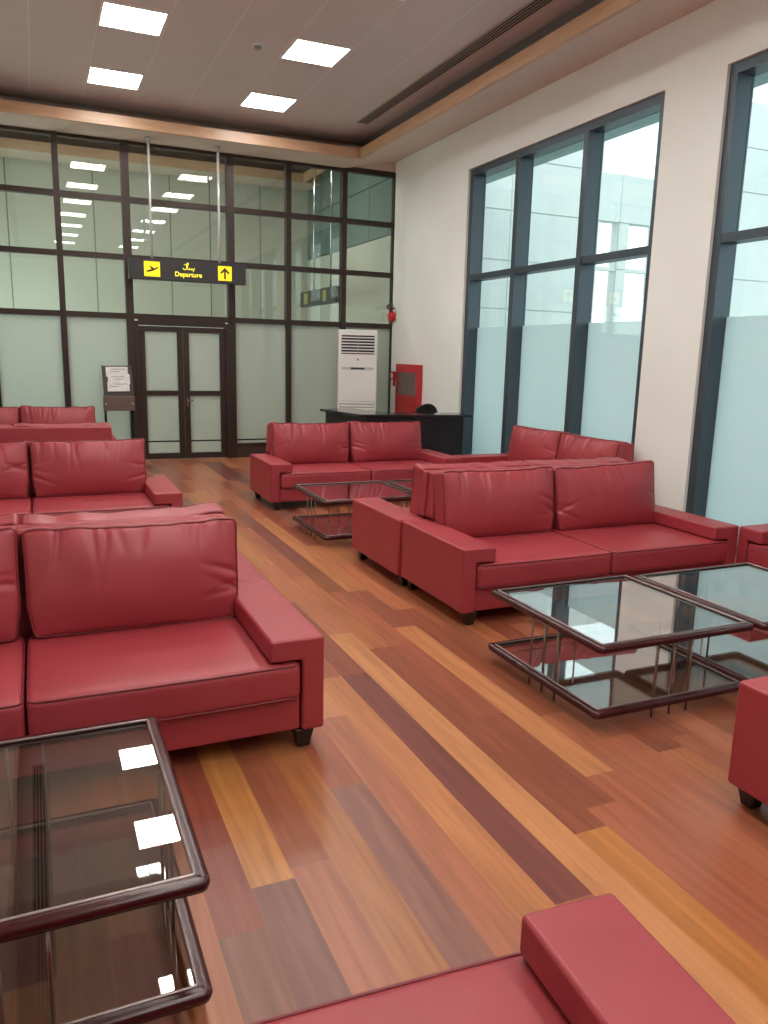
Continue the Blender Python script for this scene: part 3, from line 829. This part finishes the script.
# ------------------------------------------------------------------ reception desk and chair
t = thing('reception_desk', 'black angled reception desk in the corner by the window', 'desk', (4.6, 10.3, 0))
def desk():
    def loc(p): return [(x - 4.6, y - 10.3) for x, y in p]
    top = loc([(3.83, 11.02), (4.02, 9.90), (5.62, 9.64), (5.62, 10.08), (4.50, 10.27), (4.38, 11.10)])
    obj('desktop', prism(top, 0.865, 0.90, 'z', 0.004, 1), M_desktop, t)
    body = loc([(3.90, 10.96), (4.075, 9.965), (4.115, 9.955), (4.115, 10.02), (4.14, 10.30), (4.0, 10.98)])
    obj('side_panel', prism(body, 0.0, 0.865, 'z', 0.004, 1), M_desk, t)
    body = loc([(4.12, 9.95), (5.54, 9.72), (5.55, 9.78), (4.14, 10.02)])
    obj('front_panel', prism(body, 0.0, 0.865, 'z', 0.004, 1), M_desk, t)
    obj('end_panel', bbox(5.50 - 4.6, 5.54 - 4.6, 9.79 - 10.3, 10.06 - 10.3, 0, 0.865), M_desk, t)
desk()
t = thing('office_chair', 'black mesh office chair with rounded back behind the reception desk', 'chair', (5.36, 10.74, 0))
def chair():
    b = bmesh.new()
    for k in range(5):
        a = 2 * PI * k / 5 + 0.3
        tube(b, [(0, 0, 0.10), (0.26 * math.cos(a), 0.26 * math.sin(a), 0.07)], 0.018, 8)
    base = obj('star_base', b, M_black, t)
    for k in range(5):
        a = 2 * PI * k / 5 + 0.3; c = bmesh.new(); x, y = 0.26 * math.cos(a), 0.26 * math.sin(a)
        cyl(c, (x - 0.02, y, 0.03), (x + 0.02, y, 0.03), 0.03, seg=14); obj('caster', c, M_black, base)
    c = bmesh.new(); cyl(c, (0, 0, 0.10), (0, 0, 0.42), 0.025, seg=14); obj('column', c, M_chrome, t)
    obj('seat', rbox(0.44, 0.44, 0.08, 0.03, 6, 6, 2), M_mesh, t, True, (0, 0.0, 0.46))
    # curved mesh back with a rim
    g = bmesh.new(); rows = []
    nu, nv = 13, 9
    def P(u, v):
        half = 0.20 * (1 - 0.35 * max(0, v - 0.5) ** 2 * 4 * 0.6)
        return Vector((u * half, -0.24 + 0.06 * u * u - 0.0 * v, 0.58 + 0.41 * v - 0.07 * u * u * v))
    for i in range(nu):
        rows.append([g.verts.new(P(-1 + 2 * i / (nu - 1), j / (nv - 1))) for j in range(nv)])
    for i in range(nu - 1):
        for j in range(nv - 1): g.faces.new((rows[i][j], rows[i + 1][j], rows[i + 1][j + 1], rows[i][j + 1]))
    ret = bmesh.ops.solidify(g, geom=g.faces[:], thickness=0.012)
    bk = obj('backrest', g, M_mesh, t, True)
    pts = [P(-1, j / 8) for j in range(9)] + [P(-1 + 2 * i / 12, 1) for i in range(1, 13)] + [P(1, 1 - j / 8) for j in range(1, 9)] + [P(1 - 2 * i / 12, 0) for i in range(1, 12)]
    b = bmesh.new(); tube(b, pts, 0.016, 8, True); obj('rim', b, M_black, bk, True)
    b = bmesh.new(); tube(b, [(0, 0.0, 0.43), (0, -0.2, 0.43), (0, -0.262, 0.50), (0, -0.25, 0.64)], 0.02, 8); obj('back_support', b, M_black, t, True)
chair()

# ------------------------------------------------------------------ fire equipment on the right wall
t = thing('fire_cabinet', 'red fire hose cabinet with dark glass on the wall above the desk', 'fire cabinet', (WX - 0.004, 11.74, 0.70))
def firecab():
    bm = bmesh.new(); w = 0.41; d = -0.08; h = 0.86
    box(bm, d, 0, -w, w, 0, h)
    body = obj('body', bm, M_red, t)
    fr = bmesh.new(); dd = d - 0.015
    box(fr, dd, d, -w, -w + 0.06, 0, h); box(fr, dd, d, w - 0.06, w, 0, h); box(fr, dd, d, -w + 0.06, w - 0.06, h - 0.13, h); box(fr, dd, d, -w + 0.06, w - 0.06, 0, 0.07)
    f = obj('door', fr, M_red, t)
    obj('glass', bbox(d - 0.006, d - 0.001, -w + 0.06, w - 0.06, 0.36, h - 0.13), M_dglass, f)
    for k in range(7): obj('slat', bbox(d - 0.012, d - 0.001, -w + 0.06, w - 0.06, 0.08 + k * 0.04, 0.108 + k * 0.04), M_red, f)
    obj('latch', bbox(dd - 0.015, dd, -w + 0.03, -w + 0.06, 0.36, 0.46), M_chrome, f)
firecab()
t = thing('alarm_bell', 'round red fire alarm bell high on the wall corner', 'alarm bell', (WX, 12.49, 2.345))
bm = bmesh.new()
cyl(bm, (-0.045, 0, 0), (-0.08, 0, 0), 0.10, 0.09, 24); cyl(bm, (-0.08, 0, 0), (-0.105, 0, 0), 0.09, 0.05, 24)
obj('gong', bm, M_red, t, False)
bm = bmesh.new(); box(bm, -0.045, 0, -0.06, 0.06, -0.06, 0.06); obj('mount', bm, M_red, t)
t = thing('wall_camera', 'small black camera just above the red alarm bell', 'camera', (WX, 12.48, 2.50))
bm = bmesh.new(); tube(bm, [(0, 0, -0.02), (-0.05, 0, -0.02), (-0.08, 0, 0.0)], 0.012, 8); obj('bracket', bm, M_black, t)
bm = bmesh.new(); cyl(bm, (-0.05, 0.05, 0.03), (-0.15, -0.09, -0.005), 0.042, 0.042, 16); cb = obj('housing', bm, M_black, t)
bm = bmesh.new(); cyl(bm, (-0.15, -0.09, -0.005), (-0.155, -0.097, -0.007), 0.028, 0.028, 16); obj('lens', bm, M_dglass, cb)
t = thing('fire_call_point', 'small red fire alarm call point low on the wall corner', 'alarm call point', (WX, 12.40, 1.36))
obj('body', bbox(-0.06, 0, -0.07, 0.07, -0.07, 0.07, 0.008, 2), M_red, t)
obj('glass', bbox(-0.064, -0.06, -0.04, 0.04, -0.04, 0.04), M_white, t)
obj('conduit', bbox(-0.03, -0.0, -0.015, 0.015, -0.18, -0.07), M_red, t)

# ------------------------------------------------------------------ newspaper stand
t = thing('newspaper_stand', 'dark brown newspaper stand beside the double glass door', 'newspaper stand', (1.12, 12.30, 0))
def stand():
    bm = bmesh.new()
    Mx = Matrix.Translation((0, -0.02, 1.02)) @ Matrix.Rotation(math.radians(-12), 4, 'X') @ Matrix.Rotation(math.radians(-1), 4, 'Y')
    box(bm, -0.205, 0.205, 0.0, 0.02, -0.02, 0.44, Mx); box(bm, -0.21, -0.195, -0.05, 0.0, -0.02, 0.44, Mx); box(bm, 0.195, 0.21, -0.05, 0.0, -0.02, 0.44, Mx)
    obj('back_board', bm, M_rack, t)
    bx = obj('front_box', bbox(-0.215, 0.215, -0.13, 0.06, 0.80, 1.01, 0.006, 1), M_rackbox, t)
    for x in (-0.185, 0.185):
        c = bmesh.new(); cyl(c, (x, -0.13, 0.905), (x, -0.137, 0.905), 0.014, seg=14); obj('stud', c, M_chrome, bx)
    for x in (-0.195, 0.195):
        for y in (-0.10, 0.10):
            b = bmesh.new(); tube(b, [(x, y if y < 0 else 0.03, 0.80), (x, y, 0.0)], 0.012, 8); obj('leg', b, M_black, t)
    return Mx
Mx = stand()
for k, (lb, dx) in enumerate((('topmost white printed newspaper on the brown stand', 0.0), ('middle newspaper on the brown stand, shifted towards the door', 0.02), ('lowest newspaper on the brown stand, above its box', 0.005))):
    z0 = 0.42 - 0.112 * (k + 1)
    y = -0.012 - 0.012 * k
    n = thing('newspaper', lb, 'newspaper', (1.12, 12.30, 0), 0, 'newspapers on the stand')
    bm = bmesh.new(); box(bm, -0.155 + dx, 0.155 + dx, y - 0.008, y, z0 - 0.03, z0 + 0.112, Mx)
    s = obj('sheets', bm, M_paper, n)
    bm = bmesh.new(); rr = random.Random(k)
    for q in range(2):
        zz = z0 + 0.075 - 0.035 * q; a = -0.12 + rr.uniform(0, 0.06)
        box(bm, a + dx, a + dx + rr.uniform(0.12, 0.2), y - 0.0095, y - 0.008, zz - 0.006, zz + 0.008, Mx)
    obj('print', bm, M_ink, s)

# ------------------------------------------------------------------ light, world, camera
w = bpy.data.worlds.new('daylight'); SC.world = w; w.use_nodes = True
bg = w.node_tree.nodes['Background']; bg.inputs['Color'].default_value = (0.86, 0.98, 1.0, 1); bg.inputs['Strength'].default_value = 2.4

yaw, pitch, roll, f = 0.419315, -0.198278, 0.0244221, 780.64
fw = Vector((math.sin(yaw) * math.cos(pitch), math.cos(yaw) * math.cos(pitch), math.sin(pitch)))
rt = Vector((math.cos(yaw), -math.sin(yaw), 0)); up = rt.cross(fw)
r2 = math.cos(roll) * rt + math.sin(roll) * up; u2 = -math.sin(roll) * rt + math.cos(roll) * up
cam = bpy.data.cameras.new('camera'); co = bpy.data.objects.new('camera', cam); COL.objects.link(co)
co.matrix_world = Matrix(((r2.x, u2.x, -fw.x, 0), (r2.y, u2.y, -fw.y, 0), (r2.z, u2.z, -fw.z, 1.7), (0, 0, 0, 1)))
cam.sensor_fit = 'VERTICAL'; cam.sensor_height = 36.0; cam.lens = f / 1024 * 36.0; cam.clip_start = 0.02
SC.camera = co
SC.view_settings.view_transform = 'Standard'; SC.view_settings.look = 'None'; SC.view_settings.exposure = 0.0
SC.cycles.max_bounces = 10; SC.cycles.transparent_max_bounces = 16; SC.cycles.diffuse_bounces = 5; SC.cycles.glossy_bounces = 5
SC.cycles.sample_clamp_indirect = 6.0; SC.cycles.use_denoising = True
